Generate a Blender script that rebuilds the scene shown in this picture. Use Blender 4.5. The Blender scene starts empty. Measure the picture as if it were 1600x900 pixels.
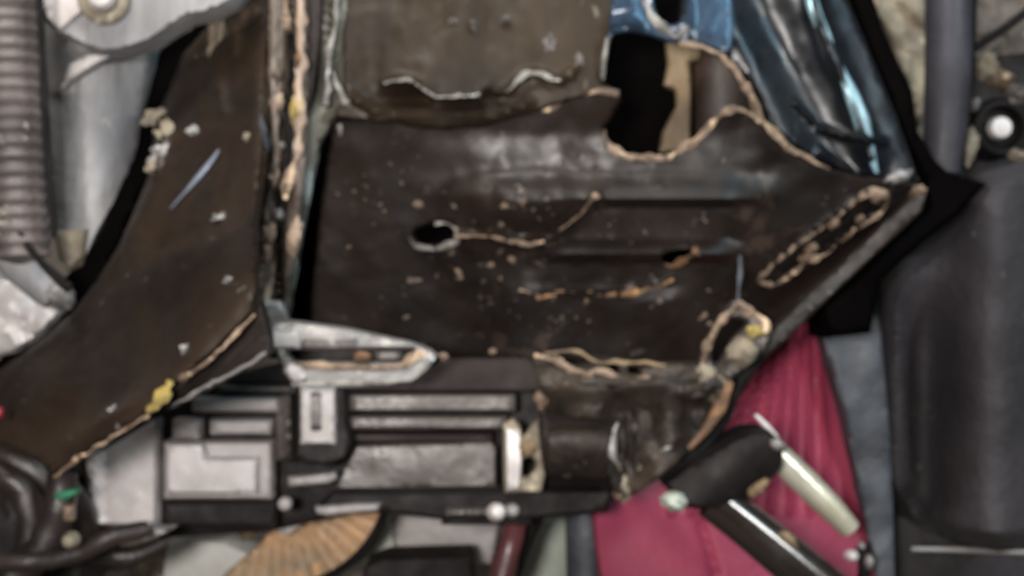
import bpy, bmesh, math, random
from mathutils import Vector, noise
from mathutils.geometry import delaunay_2d_cdt
random.seed(7)
S = bpy.context.scene
R = math.radians

# ------------------------------------------------------------------ camera, light, exposure
H = 0.9                      # height of the lens above the workshop floor
cam_d = bpy.data.cameras.new('camera'); cam = bpy.data.objects.new('camera', cam_d)
S.collection.objects.link(cam); S.camera = cam
cam.location = (0, 0, H); cam.rotation_euler = (R(90), 0, 0)
cam_d.lens = 50; cam_d.sensor_width = 36; cam_d.clip_start = 0.02; cam_d.clip_end = 50
cam_d.dof.use_dof = True     # the photograph is missfocused throughout: lens focused too near
cam_d.dof.focus_distance = 0.33
cam_d.dof.aperture_fstop = 23.0

W = bpy.data.worlds.new('World'); S.world = W; W.use_nodes = True
W.node_tree.nodes['Background'].inputs[0].default_value = (1.0, 0.95, 0.92, 1)
W.node_tree.nodes['Background'].inputs[1].default_value = 0.09

def area(name, loc, target, w, h, power, col):
    l = bpy.data.lights.new(name, 'AREA'); l.shape = 'RECTANGLE'; l.size = w; l.size_y = h
    l.energy = power; l.color = col
    o = bpy.data.objects.new(name, l); S.collection.objects.link(o); o.location = loc
    o.rotation_euler = (Vector(target) - Vector(loc)).to_track_quat('-Z', 'Y').to_euler()
    return o
area('ceiling_lamp', (-0.25, 0.30, H + 1.1), (0, 1.0, H), 0.6, 0.25, 15, (1.0, 0.93, 0.86))
area('inspection_lamp', (-0.15, -0.28, H + 0.05), (-0.12, 1.05, H - 0.08), 0.12, 0.12, 18, (1.0, 0.94, 0.90))
area('rod_streak_lamp', (0.85, 0.20, H + 0.30), (0.2, 1.0, H - 0.12), 0.16, 0.16, 4.5, (1.0, 0.97, 0.92))  # unseen lamp, added for the highlight streak on the black rod
area('window_light', (0.85, 0.35, H + 0.85), (0.26, 1.05, H + 0.18), 0.22, 0.95, 6, (0.45, 0.80, 1.0))
S.view_settings.view_transform = 'Standard'; S.view_settings.look = 'None'
S.view_settings.exposure = 0.0; S.view_settings.gamma = 1.0

# ------------------------------------------------------------------ helpers
KX = 0.72 / 1600
def P(px, py, d):
    return Vector(((px - 800) * KX * d, d, H + (450 - py) * KX * d))
def lin(c):
    return tuple(((v / 255) / 12.92 if v <= 10 else (((v / 255) + .055) / 1.055) ** 2.4) for v in c)

def material(name, base, base2=None, rough=0.5, metal=0.0, speck=None, speck_amt=0.0, speck_scale=90,
             wear=None, wear_amt=0.0, wear_scale=14, scale=9, bump=0.25, bump_scale=60, coat=0.0, spec=0.5,
             stretch=(1, 1, 1)):
    m = bpy.data.materials.new(name); m.use_nodes = True
    nt = m.node_tree; N = nt.nodes; L = nt.links
    b = N['Principled BSDF']
    tc = N.new('ShaderNodeTexCoord'); mp = N.new('ShaderNodeMapping')
    mp.inputs['Scale'].default_value = stretch
    L.new(tc.outputs['Object'], mp.inputs[0]); V = mp.outputs[0]
    def nz(sc, det=5, ro=.6, dist=0.0):
        n = N.new('ShaderNodeTexNoise'); n.inputs['Scale'].default_value = sc
        n.inputs['Detail'].default_value = det; n.inputs['Roughness'].default_value = ro
        n.inputs['Distortion'].default_value = dist
        L.new(V, n.inputs['Vector']); return n.outputs[0]
    def ramp(src, a, c, x=0.0, y=1.0):
        r = N.new('ShaderNodeMapRange'); r.inputs[1].default_value = a; r.inputs[2].default_value = c
        r.inputs[3].default_value = x; r.inputs[4].default_value = y; r.interpolation_type = 'SMOOTHSTEP'
        L.new(src, r.inputs[0]); return r.outputs[0]
    def mix(fac, A, B):
        x = N.new('ShaderNodeMix'); x.data_type = 'RGBA'
        if fac is None: x.inputs[0].default_value = .5
        else: L.new(fac, x.inputs[0])
        for i, v in ((6, A), (7, B)):
            if isinstance(v, tuple): x.inputs[i].default_value = (*v, 1)
            else: L.new(v, x.inputs[i])
        return x.outputs[2]
    c = lin(base); c2 = lin(base2) if base2 else tuple(v * .6 for v in c)
    col = mix(ramp(nz(scale, 6, .62, .4), .35, .65), c, c2)
    rsrc = ramp(nz(scale * 2.3, 5), .3, .7, max(.05, rough - .12), min(1, rough + .15))
    if wear:
        k = .70 - .25 * wear_amt
        wmask = ramp(nz(wear_scale, 8, .68, .8), k, k + .07)
        col = mix(wmask, col, lin(wear))
    if speck:
        v = N.new('ShaderNodeTexVoronoi'); v.inputs['Scale'].default_value = speck_scale
        nd = N.new('ShaderNodeTexNoise'); nd.inputs['Scale'].default_value = speck_scale * .9; L.new(V, nd.inputs['Vector'])
        va = N.new('ShaderNodeMix'); va.data_type = 'VECTOR'; va.inputs[0].default_value = .012
        L.new(V, va.inputs[4]); L.new(nd.outputs['Color'], va.inputs[5]); L.new(va.outputs[1], v.inputs['Vector'])
        d1 = ramp(v.outputs['Distance'], .10, .26, 1, 0)
        m1 = ramp(nz(speck_scale * .22, 3), .60 - .2 * speck_amt, .70 - .2 * speck_amt)
        mu = N.new('ShaderNodeMath'); mu.operation = 'MULTIPLY'
        L.new(d1, mu.inputs[0]); L.new(m1, mu.inputs[1])
        col = mix(mu.outputs[0], col, lin(speck))
    L.new(col, b.inputs['Base Color']); L.new(rsrc, b.inputs['Roughness'])
    b.inputs['Metallic'].default_value = metal
    b.inputs['Specular IOR Level'].default_value = spec
    b.inputs['Coat Weight'].default_value = coat; b.inputs['Coat Roughness'].default_value = .12
    bp = N.new('ShaderNodeBump'); bp.inputs['Strength'].default_value = bump; bp.inputs['Distance'].default_value = .004
    L.new(nz(bump_scale, 6, .6), bp.inputs['Height']); L.new(bp.outputs[0], b.inputs['Normal'])
    return m

M = {}
M['black_paint'] = material('black_paint', (44, 37, 33), (26, 22, 21), .38, speck=(112, 102, 94), speck_amt=.3, wear=(74, 65, 58), wear_amt=.35, bump=.4)
M['plate_paint'] = material('plate_paint', (38, 29, 24), (21, 16, 14), .44, speck=(118, 106, 96), speck_amt=.25, speck_scale=160, wear=(56, 45, 38), wear_amt=.35, wear_scale=12, bump=.2, bump_scale=60, spec=.42)
M['brown_paint'] = material('brown_paint', (44, 34, 25), (24, 18, 15), .42, speck=(104, 98, 92), speck_amt=.1, wear=(60, 49, 38), wear_amt=.35, wear_scale=10, bump=.5, bump_scale=32, spec=.4)
M['dusty_paint'] = material('dusty_paint', (52, 41, 28), (33, 26, 19), .48, speck=(110, 100, 90), speck_amt=.1, wear=(62, 52, 40), wear_amt=.35, bump=.25, spec=.25, stretch=(1, 1, .4))
M['blue_paint'] = material('blue_paint', (18, 23, 29), (10, 12, 16), .33, metal=.1, wear=(44, 54, 62), wear_amt=.3, wear_scale=18, bump=.08, bump_scale=30)
M['bright_blue'] = material('bright_blue', (62, 84, 106), (30, 40, 54), .28, metal=.3, wear=(120, 140, 156), wear_amt=.4, coat=.4, bump=.25, stretch=(1, 1, .4))  # blue reflection on the rail tab, put into the base colour
M['green_steel'] = material('green_steel', (104, 104, 94), (62, 60, 55), .38, metal=.3, wear=(160, 172, 172), wear_amt=.6, bump=.4, stretch=(2, 1, .4))
M['bare_edge'] = material('bare_edge', (160, 138, 116), (84, 68, 56), .42, metal=.1, wear=(224, 196, 162), wear_amt=.5, wear_scale=60, bump=.8, bump_scale=180, scale=46)
M['pale_edge'] = material('pale_edge', (158, 156, 150), (88, 84, 80), .45, metal=.2, wear=(200, 204, 204), wear_amt=.4, wear_scale=45, bump=.6, bump_scale=140, scale=40)
M['rust'] = material('rust', (150, 112, 78), (72, 54, 42), .6, wear=(200, 160, 108), wear_amt=.45, wear_scale=60, bump=.8, bump_scale=160, scale=46)
M['yellow'] = material('yellow', (186, 166, 92), (120, 104, 60), .6, bump=.4, scale=40)
M['tan'] = material('tan', (134, 114, 84), (88, 74, 56), .6, wear=(158, 134, 100), wear_amt=.3, bump=.4, scale=20, stretch=(1, 1, .4))
M['void'] = material('void', (6, 4, 4), (4, 3, 3), .9, bump=.1, spec=.03)  # near-black, used where gaps lie in deep shade
M['rubber'] = material('rubber', (14, 11, 11), (9, 7, 7), .7, bump=.4, spec=.2)
M['black_plastic'] = material('black_plastic', (30, 24, 23), (18, 15, 15), .6, wear=(54, 47, 44), wear_amt=.3, bump=.3, scale=16, spec=.22)
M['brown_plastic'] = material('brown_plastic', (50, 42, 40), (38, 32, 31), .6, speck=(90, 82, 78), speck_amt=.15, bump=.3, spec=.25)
M['grey_plastic'] = material('grey_plastic', (164, 158, 156), (140, 134, 131), .42, wear=(178, 172, 170), wear_amt=.4, bump=.25, scale=14, speck=(110, 104, 100), speck_amt=.15)
M['light_plastic'] = material('light_plastic', (188, 183, 182), (164, 159, 157), .45, wear=(196, 190, 188), wear_amt=.4, bump=.25, scale=14, speck=(120, 114, 110), speck_amt=.15)
M['mid_plastic'] = material('mid_plastic', (90, 84, 80), (64, 59, 56), .36, wear=(108, 101, 96), wear_amt=.4, bump=.3, speck=(70, 66, 62), speck_amt=.2)
M['grey_metal'] = material('grey_metal', (150, 148, 146), (112, 110, 108), .38, metal=.35, wear=(196, 192, 186), wear_amt=.35, bump=.45, speck=(190, 180, 160), speck_amt=.1)
M['cast_metal'] = material('cast_metal', (156, 156, 156), (118, 118, 120), .6, metal=.2, wear=(176, 174, 168), wear_amt=.3, bump=.5, bump_scale=90, stretch=(1, 1, .35))
M['white_metal'] = material('white_metal', (205, 200, 198), (165, 160, 158), .4, metal=.15, bump=.4)
M['hose_grey'] = material('hose_grey', (100, 92, 90), (66, 60, 58), .5, wear=(176, 170, 160), wear_amt=.4, bump=.5)
M['chrome'] = material('chrome', (214, 212, 196), (184, 182, 160), .26, metal=.5, bump=.15)
M['crimson'] = material('crimson', (150, 58, 80), (126, 46, 68), .5, bump=.35, scale=6, spec=.3, wear=(166, 78, 98), wear_amt=.3, wear_scale=12)
M['slate'] = material('slate', (72, 76, 82), (50, 53, 59), .55, wear=(96, 100, 104), wear_amt=.4, bump=.5, scale=16)
M['cushion'] = material('cushion', (58, 55, 58), (44, 42, 44), .7, bump=.6, bump_scale=110, spec=.3, speck=(84, 80, 80), speck_amt=.1)
M['pipe_grey'] = material('pipe_grey', (62, 61, 68), (44, 43, 48), .55, bump=.3, spec=.3)
M['beige'] = material('beige', (148, 138, 118), (104, 96, 84), .7, wear=(178, 168, 144), wear_amt=.5, bump=.6, scale=22)
M['concrete'] = material('concrete', (112, 104, 96), (74, 68, 63), .8, wear=(136, 128, 116), wear_amt=.5, bump=.6, scale=9)
M['sage'] = material('sage', (176, 184, 172), (148, 154, 144), .5, bump=.3)
M['pad_grey'] = material('pad_grey', (196, 198, 192), (170, 170, 164), .5, bump=.2)
M['orange'] = material('orange', (190, 152, 114), (140, 122, 100), .5, metal=.1, wear=(200, 150, 100), wear_amt=.5, wear_scale=9, bump=.3, scale=9)
M['maroon'] = material('maroon', (92, 52, 54), (66, 38, 40), .3, coat=.5, bump=.3)
M['flange_metal'] = material('flange_metal', (124, 112, 101), (64, 56, 50), .42, metal=.15, wear=(180, 162, 142), wear_amt=.4, wear_scale=24, bump=.7, scale=26, stretch=(1, 1, .35))
M['seam_cream'] = material('seam_cream', (190, 168, 148), (124, 106, 92), .45, wear=(220, 194, 160), wear_amt=.4, wear_scale=34, bump=.8, scale=34, stretch=(1, 1, .5))
M['gloss_black'] = material('gloss_black', (34, 27, 24), (26, 21, 19), .25, coat=.8, bump=.1)
M['worn_black'] = material('worn_black', (62, 54, 46), (28, 24, 22), .5, wear=(116, 106, 92), wear_amt=.4, wear_scale=26, bump=.5, bump_scale=34, scale=22, spec=.3)
M['dusty_tan'] = material('dusty_tan', (104, 92, 74), (74, 64, 52), .6, bump=.4, scale=30)
M['slate_glint'] = material('slate_glint', (112, 122, 136), (74, 80, 90), .4, metal=.2, bump=.4)
M['blue_glint'] = material('blue_glint', (150, 186, 196), (74, 104, 118), .34, metal=.3, wear=(190, 216, 222), wear_amt=.5, wear_scale=16, bump=.25, coat=.3, stretch=(1, 1, .3))  # highlight colour for the streak down the blue rail
M['hose_black'] = material('hose_black', (46, 37, 35), (28, 23, 22), .4, wear=(92, 80, 74), wear_amt=.3, bump=.5, spec=.5)
M['green'] = material('green', (34, 122, 84), (26, 96, 66), .5, bump=.2)
M['redlamp'] = material('redlamp', (120, 30, 40), (90, 20, 30), .4, bump=.1)
M['inner_brown'] = material('inner_brown', (64, 50, 40), (44, 36, 32), .5, bump=.3)

def tag(o, label=None, cat=None, group=None, kind=None):
    if label: o['label'] = label
    if cat: o['category'] = cat
    if group: o['group'] = group
    if kind: o['kind'] = kind
    return o
def thing(name, px, py, d, label, cat, group=None):
    o = bpy.data.objects.new(name, None); S.collection.objects.link(o)
    o.location = P(px, py, d); o.empty_display_size = .02
    return tag(o, label, cat, group)
def wloc(o):
    v = Vector((0, 0, 0))
    while o is not None: v += o.location; o = o.parent
    return v
def link(name, verts, faces, mat, parent=None, sharp=35, smooth=True, origin=None):
    """one mesh object; verts come in world metres"""
    if origin is None:
        n = len(verts); c = sum((Vector(v) for v in verts), Vector()) / n
        origin = c
    me = bpy.data.meshes.new(name)
    me.from_pydata([tuple(Vector(v) - origin) for v in verts], [], faces)
    bm = bmesh.new(); bm.from_mesh(me)
    bmesh.ops.recalc_face_normals(bm, faces=bm.faces); bm.to_mesh(me); bm.free()
    for p in me.polygons: p.use_smooth = smooth
    if smooth: me.set_sharp_from_angle(angle=R(sharp))
    me.materials.append(M[mat])
    o = bpy.data.objects.new(name, me); S.collection.objects.link(o)
    o.parent = parent
    o.location = origin - (wloc(parent) if parent else Vector())
    return o

def inside(x, y, poly):
    r = False; j = len(poly) - 1
    for i in range(len(poly)):
        xi, yi = poly[i]; xj, yj = poly[j]
        if (yi > y) != (yj > y) and x < (xj - xi) * (y - yi) / (yj - yi) + xi: r = not r
        j = i
    return r
def segd(x, y, a, b):
    dx, dy = b[0] - a[0], b[1] - a[1]; L = dx * dx + dy * dy
    t = 0 if L == 0 else max(0, min(1, ((x - a[0]) * dx + (y - a[1]) * dy) / L))
    return math.hypot(x - a[0] - t * dx, y - a[1] - t * dy)
def pld(x, y, pl, closed=False):
    n = len(pl)
    return min(segd(x, y, pl[i], pl[(i + 1) % n]) for i in range(n if closed else n - 1))
def densify(poly, step, closed=True, jag=0.0):
    out = []; n = len(poly)
    for i in range(n if closed else n - 1):
        a, b = poly[i], poly[(i + 1) % n]
        k = max(1, int(math.hypot(b[0] - a[0], b[1] - a[1]) / step))
        for q in range(k):
            t = q / k; x, y = a[0] + (b[0] - a[0]) * t, a[1] + (b[1] - a[1]) * t
            if jag:
                x += jag * noise.noise(Vector((x * .09, y * .09, 1.3))) * 2; y += jag * noise.noise(Vector((x * .09, y * .09, 7.7))) * 2
            out.append((x, y))
    if not closed: out.append(poly[-1])
    return out
def spline(pts, sub=6, closed=False):
    n = len(pts); out = []
    g = (lambda i: pts[i % n]) if closed else (lambda i: pts[max(0, min(n - 1, i))])
    for i in range(n if closed else n - 1):
        p0, p1, p2, p3 = g(i - 1), g(i), g(i + 1), g(i + 2)
        for q in range(sub):
            t = q / sub
            out.append(tuple(.5 * (2 * b + (c - a) * t + (2 * a - 5 * b + 4 * c - e) * t * t + (-a + 3 * b - 3 * c + e) * t ** 3)
                             for a, b, c, e in zip(p0, p1, p2, p3)))
    if not closed: out.append(tuple(pts[-1]))
    return out
def plane(*abc):
    """depth plane through three (px,py,d)"""
    (x1, y1, z1), (x2, y2, z2), (x3, y3, z3) = abc
    det = (x2 - x1) * (y3 - y1) - (x3 - x1) * (y2 - y1)
    a = ((z2 - z1) * (y3 - y1) - (z3 - z1) * (y2 - y1)) / det
    b = ((x2 - x1) * (z3 - z1) - (x3 - x1) * (z2 - z1)) / det
    return lambda x, y: z1 + a * (x - x1) + b * (y - y1)

def slab(name, poly, d, mat, parent=None, thick=.004, step=12, holes=(), relief=None, ridges=(), roll=4, rolld=.002,
         noise_amp=0.0, noise_sc=.02, jag=0.0, sharp=40, smooth_outline=False):
    """pressed sheet or block: outline in picture units at depth d, with relief towards the viewer and real thickness"""
    df = d if callable(d) else (lambda x, y: d)
    if smooth_outline: poly = spline(poly, 4, True)
    outer = densify(poly, step, True, jag)
    hl = [densify(spline(h, 3, True), max(3, step * .5), True, jag * .5) for h in holes]
    pts = list(outer); edges = [(i, (i + 1) % len(outer)) for i in range(len(outer))]
    for h in hl:
        s = len(pts); pts += h; edges += [(s + i, s + (i + 1) % len(h)) for i in range(len(h))]
    xs = [p[0] for p in outer]; ys = [p[1] for p in outer]
    allp = [outer] + hl
    # an inner loop just inside the outline carries the rolled edge
    y = min(ys) + step * .37
    row = 0
    while y < max(ys):
        x = min(xs) + step * (.37 if row % 2 else .87)
        while x < max(xs):
            if inside(x, y, outer) and not any(inside(x, y, h) for h in hl):
                if min(pld(x, y, q, True) for q in allp) > min(roll * .8, step * .45) * .8: pts.append((x, y))
            x += step
        y += step * .87; row += 1
    if roll > 0:
        for q in allp:
            n = len(q)
            for i in range(n):
                a, b, c = q[i - 1], q[i], q[(i + 1) % n]
                tx, ty = c[0] - a[0], c[1] - a[1]; l = math.hypot(tx, ty) or 1
                for sg in (1, -1):
                    x, y = b[0] - sg * ty / l * roll, b[1] + sg * tx / l * roll
                    if inside(x, y, outer) and not any(inside(x, y, h) for h in hl) and min(pld(x, y, w, True) for w in allp) > roll * .85:
                        pts.append((x, y))
    V2, E2, F2, *_ = delaunay_2d_cdt([Vector(p) for p in pts], edges, [], 0, 1e-4)
    F = []
    for f in F2:
        cx = sum(V2[i][0] for i in f) / len(f); cy = sum(V2[i][1] for i in f) / len(f)
        if inside(cx, cy, outer) and not any(inside(cx, cy, h) for h in hl): F.append(list(f))
    front = []; 
    for v in V2:
        x, y = v[0], v[1]
        z = df(x, y)
        if relief: z -= relief(x, y)
        for pl, w, h in ridges:
            q = pld(x, y, pl)
            if q < w * 2: z -= h * math.exp(-(q / (w * .75)) ** 2)
        if noise_amp:
            z -= noise_amp * noise.fractal(Vector((x * noise_sc, y * noise_sc, 3.1 + len(name))), 1.0, 2.0, 3)
        if roll > 0:
            q = min(pld(x, y, w, True) for w in allp)
            if q < roll * .9: z += rolld * (1 - q / (roll * .9))
        front.append(P(x, y, z))
    n = len(front)
    back = [v + Vector((0, thick, 0)) for v in front]
    faces = F + [[i + n for i in reversed(f)] for f in F]
    cnt = {}
    for f in F:
        for i in range(len(f)):
            e = (f[i], f[(i + 1) % len(f)]); cnt[e] = 1
    for (a, b) in list(cnt):
        if (b, a) not in cnt: faces.append([a, a + n, b + n, b])
    return link(name, front + back, faces, mat, parent, sharp)

def tube(name, pts, mat, parent=None, seg=12, sub=6, wob=0.0, wobf=22, corr=None, flat=1.0, raw=False):
    """pts (px,py,d,r) r in picture units; corr=(pitch_px, amplitude fraction)"""
    c = pts if raw else spline(pts, sub)
    if wob >= .3 and not raw and name not in ('edge_strap', 'paint_scratch'):
        c = [(x + 3 * noise.noise(Vector((x * .06, y * .06, 2))), y + 3 * noise.noise(Vector((x * .06, y * .06, 9))), z + .001,
              rr * .85 * max(.45, 1 + 1.1 * noise.noise(Vector((x * .045, y * .045, 12))))) for x, y, z, rr in c]
        flat = .6
    C = [P(p[0], p[1], p[2]) for p in c]; rad = [p[3] * KX * p[2] for p in c]
    V = []; F = []
    up = Vector((0, 1, 0)); s = 0
    for i, p in enumerate(C):
        a = C[max(0, i - 1)]; b = C[min(len(C) - 1, i + 1)]
        t = (b - a).normalized(); u = t.cross(up)
        if u.length < 1e-3: u = t.cross(Vector((1, 0, 0)))
        u.normalize(); w = u.cross(t).normalized()
        if i: s += (C[i] - C[i - 1]).length
        k = 1.0
        if corr: k = 1 + corr[1] * math.sin(2 * math.pi * s / (corr[0] * KX))
        for j in range(seg):
            an = 2 * math.pi * j / seg
            r = rad[i] * k
            if wob: r *= 1 + wob * noise.noise(Vector((s * wobf * 3, math.cos(an), math.sin(an) + len(name)))) * 1.6
            V.append(p + u * math.cos(an) * r + w * math.sin(an) * r * flat)
    m = len(C)
    for i in range(m - 1):
        for j in range(seg):
            q = (j + 1) % seg
            F.append([i * seg + j, i * seg + q, (i + 1) * seg + q, (i + 1) * seg + j])
    for e, i0 in ((0, 0), (1, (m - 1) * seg)):
        k = len(V); t = (C[0] - C[1]).normalized() if e == 0 else (C[-1] - C[-2]).normalized()
        V.append((C[0] if e == 0 else C[-1]) + t * rad[0 if e == 0 else -1] * .35)
        for j in range(seg): F.append([i0 + j, i0 + (j + 1) % seg, k])
    return link(name, V, F, mat, parent, 50)

def lathe(name, px, py, d, prof, mat, parent=None, seg=28, tilt=(0, 0)):
    """round fitting facing the viewer: prof = [(radius_px, rise_m)] from rim to middle"""
    c = P(px, py, d); s = KX * d; V = []; F = []
    ax = Vector((tilt[0], -1, tilt[1])).normalized(); u = ax.cross(Vector((0, 0, 1))).normalized(); w = u.cross(ax)
    for r, h in prof:
        for j in range(seg):
            a = 2 * math.pi * j / seg
            V.append(c + ax * h + (u * math.cos(a) + w * math.sin(a)) * r * s)
    m = len(prof)
    for i in range(m - 1):
        for j in range(seg):
            q = (j + 1) % seg; F.append([i * seg + j, i * seg + q, (i + 1) * seg + q, (i + 1) * seg + j])
    F.append([(m - 1) * seg + j for j in range(seg)]); F.append([seg - 1 - j for j in range(seg)])
    return link(name, V, F, mat, parent, 35)
def hexbolt(px, py, d, r, mat, parent, name='bolt', h=.008):
    lathe(name, px, py, d, [(r * 1.45, -.004), (r * 1.45, .0015), (r * 1.3, .002), (r * 1.0, .002), (r, h * .8), (r * .85, h), (r * .1, h)], mat, parent, 6 if r < 6 else 18)
def lump(name, px, py, d, rx, ry, rz_m, mat, parent=None, amp=.25, rot=0, seed=0, sc=2.2):
    """uneven cast or torn lump"""
    bm = bmesh.new(); bmesh.ops.create_icosphere(bm, subdivisions=3, radius=1)
    c = P(px, py, d); s = KX * d; ca, sa = math.cos(R(rot)), math.sin(R(rot)); V = []
    for v in bm.verts:
        k = 1 + amp * noise.fractal(v.co * sc + Vector((seed * 3.1, seed, 0)), 1, 2, 3)
        x, z = v.co.x * rx * s * k, v.co.z * ry * s * k
        V.append(c + Vector((x * ca - z * sa, v.co.y * rz_m * k, x * sa + z * ca)))
    F = [[v.index for v in f.verts] for f in bm.faces]; bm.free()
    return link(name, V, F, mat, parent, 60)
def rect(x0, y0, x1, y1): return [(x0, y0), (x1, y0), (x1, y1), (x0, y1)]

# ------------------------------------------------------------------ the setting
def sheet(name, cs, mat):
    o = link(name, [Vector(c) for c in cs], [[0, 1, 2, 3]], mat); o['kind'] = 'structure'; return o
sheet('floor', [(-4, -2, 0), (4, -2, 0), (4, 4, 0), (-4, 4, 0)], 'concrete')
sheet('wall', [(-4, 1.75, 0), (4, 1.75, 0), (4, 1.75, 3), (-4, 1.75, 3)], 'concrete')

# ------------------------------------------------------------------ the vehicle frame
fr = thing('vehicle_frame', 700, 600, 1.0, 'torn black painted steel vehicle frame with ragged hole, filling the middle of the picture', 'vehicle frame')

# near-black sheet behind the plates, painted for the shade of the cavity
slab('inner_wall', [(440, -40), (1340, -40), (1450, 300), (1180, 560), (1120, 600), (420, 560)], 1.16, 'void', fr, .01, 60, roll=0)  # stands for the shade of the cavity
# the main pressed plate
plate = [(522, 190), (560, 183), (610, 187), (680, 194), (760, 190), (830, 172), (890, 152), (930, 142), (968, 143), (970, 156),
         (958, 180), (944, 200), (948, 222), (968, 240), (1000, 247), (1040, 244), (1080, 224), (1112, 193), (1140, 170), (1166, 172), (1196, 195),
         (1240, 232), (1290, 262), (1350, 276), (1432, 284), (1448, 298), (1400, 350), (1330, 415), (1270, 470), (1215, 520), (1190, 545), (1140, 590),
         (1060, 582), (860, 566), (680, 562), (560, 556), (484, 545), (490, 440), (502, 320)]
basep = plane((500, 200, 1.0), (500, 560, 1.085), (1400, 290, 1.025))
def sstep(a, b, x):
    t = max(0, min(1, (x - a) / (b - a))); return t * t * (3 - 2 * t)
def plate_relief(x, y):
    r = 0
    # pressed ledges right of the diagonal crease
    cre = sstep(-26, 18, (x - 905) * .72 + (y - 340) * .6) * sstep(-10, 110, 1235 - x - (y - 300) * .4)
    soft = sstep(640, 820, x) * sstep(0, 150, 1270 - x)
    r += (.012 * sstep(200, 275, y) + .022 * sstep(262, 312, y)) * soft
    r -= .018 * sstep(310, 324, y) * cre
    r -= .020 * sstep(312, 400, y) * soft * (1 - cre)
    r += .018 * sstep(370, 397, y) * cre
    r -= .015 * sstep(398, 412, y) * cre
    r += .006 * sstep(445, 470, y) * sstep(780, 840, x) * sstep(0, 40, 1090 - x)
    # the side fold at right
    q = ((x - 1150) * .54 + (y - 460) * .84)
    r -= .03 * sstep(-30, 60, q) * sstep(1080, 1180, x)
    # rolled upper lip and battered middle
    r -= .012 * sstep(60, 0, min(abs(y - 180), 60)) * 0
    bat = math.exp(-(((x - 780) / 150) ** 2 + ((y - 370) / 90) ** 2))
    r += bat * (.004 * noise.fractal(Vector((x * .035, y * .035, 4)), 1, 2, 4) + .006)
    return r
slot = [(1196, 424), (1250, 378), (1310, 335), (1362, 298), (1385, 300), (1388, 318), (1350, 350), (1290, 395), (1230, 437), (1205, 443)]
crease = [(700, 366), (760, 366), (830, 378), (865, 372), (890, 348), (915, 322), (935, 302)]
slab('crossmember_plate', plate, basep, 'plate_paint', fr, .005, 9,
     holes=[[(648, 360), (675, 350), (702, 352), (712, 362), (700, 374), (672, 382), (652, 376)], [(1032, 402), (1050, 391), (1074, 389), (1082, 395), (1068, 406), (1045, 412)]],
     relief=plate_relief, ridges=[(crease, 8, .006), (slot + slot[:1], 5, .006), ([(820, 455), (960, 462), (1050, 437)], 5, .004)],
     noise_amp=.0016, noise_sc=.018, roll=5, rolld=.004, jag=1.0)
def pd(x, y): return basep(x, y) - plate_relief(x, y)
def on_plate(pl, off=.002, r=3.0): return [(x, y, pd(x, y) - off, rr if isinstance(rr, (int, float)) else r) for x, y, rr in [(p[0], p[1], p[2] if len(p) > 2 else r) for p in pl]]
# torn bright lips along the edges
def lip(pl, mat='bare_edge', r=3.5, off=.002, name='torn_edge', wob=.5, dfun=pd):
    pts = [(p[0], p[1], dfun(p[0], p[1]) - off + .0012, (p[2] if len(p) > 2 else r) * 1.08) for p in pl]
    pts = spline(pts, 7)
    pts = [(x + 3.0 * noise.noise(Vector((x * .07, y * .07, 2))), y + 3.0 * noise.noise(Vector((x * .07, y * .07, 9))), z + .0015 * noise.noise(Vector((x * .1, y * .1, 5))), rr * .82 * max(.5, 1 + 1.1 * noise.noise(Vector((x * .045, y * .045, 12))))) for x, y, z, rr in pts]
    return tube(name, pts, mat, fr, 10, 5, wob, 26, flat=.55, raw=True)
lip([(600, 187, 5), (640, 192, 5), (700, 193, 3.5), (770, 189, 3.5), (830, 172, 4), (860, 166, 5), (890, 152, 3.5), (930, 143, 4), (966, 145, 5)])
lip([(944, 205, 2), (950, 225, 4), (975, 242, 5), (1010, 247, 5), (1045, 244, 5), (1080, 225, 5), (1112, 194, 5), (1138, 172, 5), (1160, 172, 4), (1185, 190, 4)])
lip([(1165, 130, 5), (1190, 185, 6), (1215, 213, 6), (1240, 235, 6), (1262, 246, 5), (1295, 264, 2)], off=.012, dfun=basep)
lip([(1062, 66, 5), (1100, 74, 5), (1130, 90, 5), (1158, 122, 6), (1178, 160, 6), (1192, 188, 5)], off=.014, dfun=basep)
lip([(528, 200, 3), (533, 196, 5), (530, 212, 3)], 'pale_edge')
lip([(640, 372, 2), (650, 384, 4), (680, 388, 4.5), (706, 380, 5), (716, 366, 5), (704, 352, 2.5), (680, 348, 2)], 'pale_edge', name='hole_rim')
lip([(1090, 398, 5), (1086, 388, 4)] + [(1084, 396, 6), (1068, 407, 6), (1050, 414, 4), (1040, 414, 2)], 'rust', name='hole_rim')
lip([(712, 368, 4), (760, 368, 3), (800, 376, 3.5), (830, 380, 6), (850, 376, 4)], 'bare_edge', name='weld_bead', off=.005)
lip([(868, 366, 3), (895, 342, 3), (914, 324, 4), (926, 310, 5), (934, 303, 4)], 'bare_edge', name='weld_bead', off=.005)
lip([(812, 453, 4), (830, 458, 4)], 'bare_edge', name='weld_bead', off=.005)
lip([(838, 466, 4), (856, 462, 7), (875, 457, 4), (910, 458, 3), (925, 459, 5), (960, 460, 3), (1000, 456, 4.5), (1030, 446, 4.5), (1050, 436, 4)], 'rust', name='weld_bead', off=.003)
lip([(1185, 440, 5), (1196, 424, 5), (1250, 378, 4), (1275, 362, 4), (1310, 335, 4), (1345, 308, 5), (1368, 297, 7), (1386, 304, 6), (1384, 322, 5), (1350, 350, 3)], 'bare_edge', name='slot_bead', off=.004)
lip([(1350, 350, 4), (1325, 366, 4), (1290, 395, 3), (1262, 408, 5), (1230, 434, 5), (1205, 444, 5), (1188, 440, 4)], 'bare_edge', name='slot_bead', off=.004)
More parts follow.
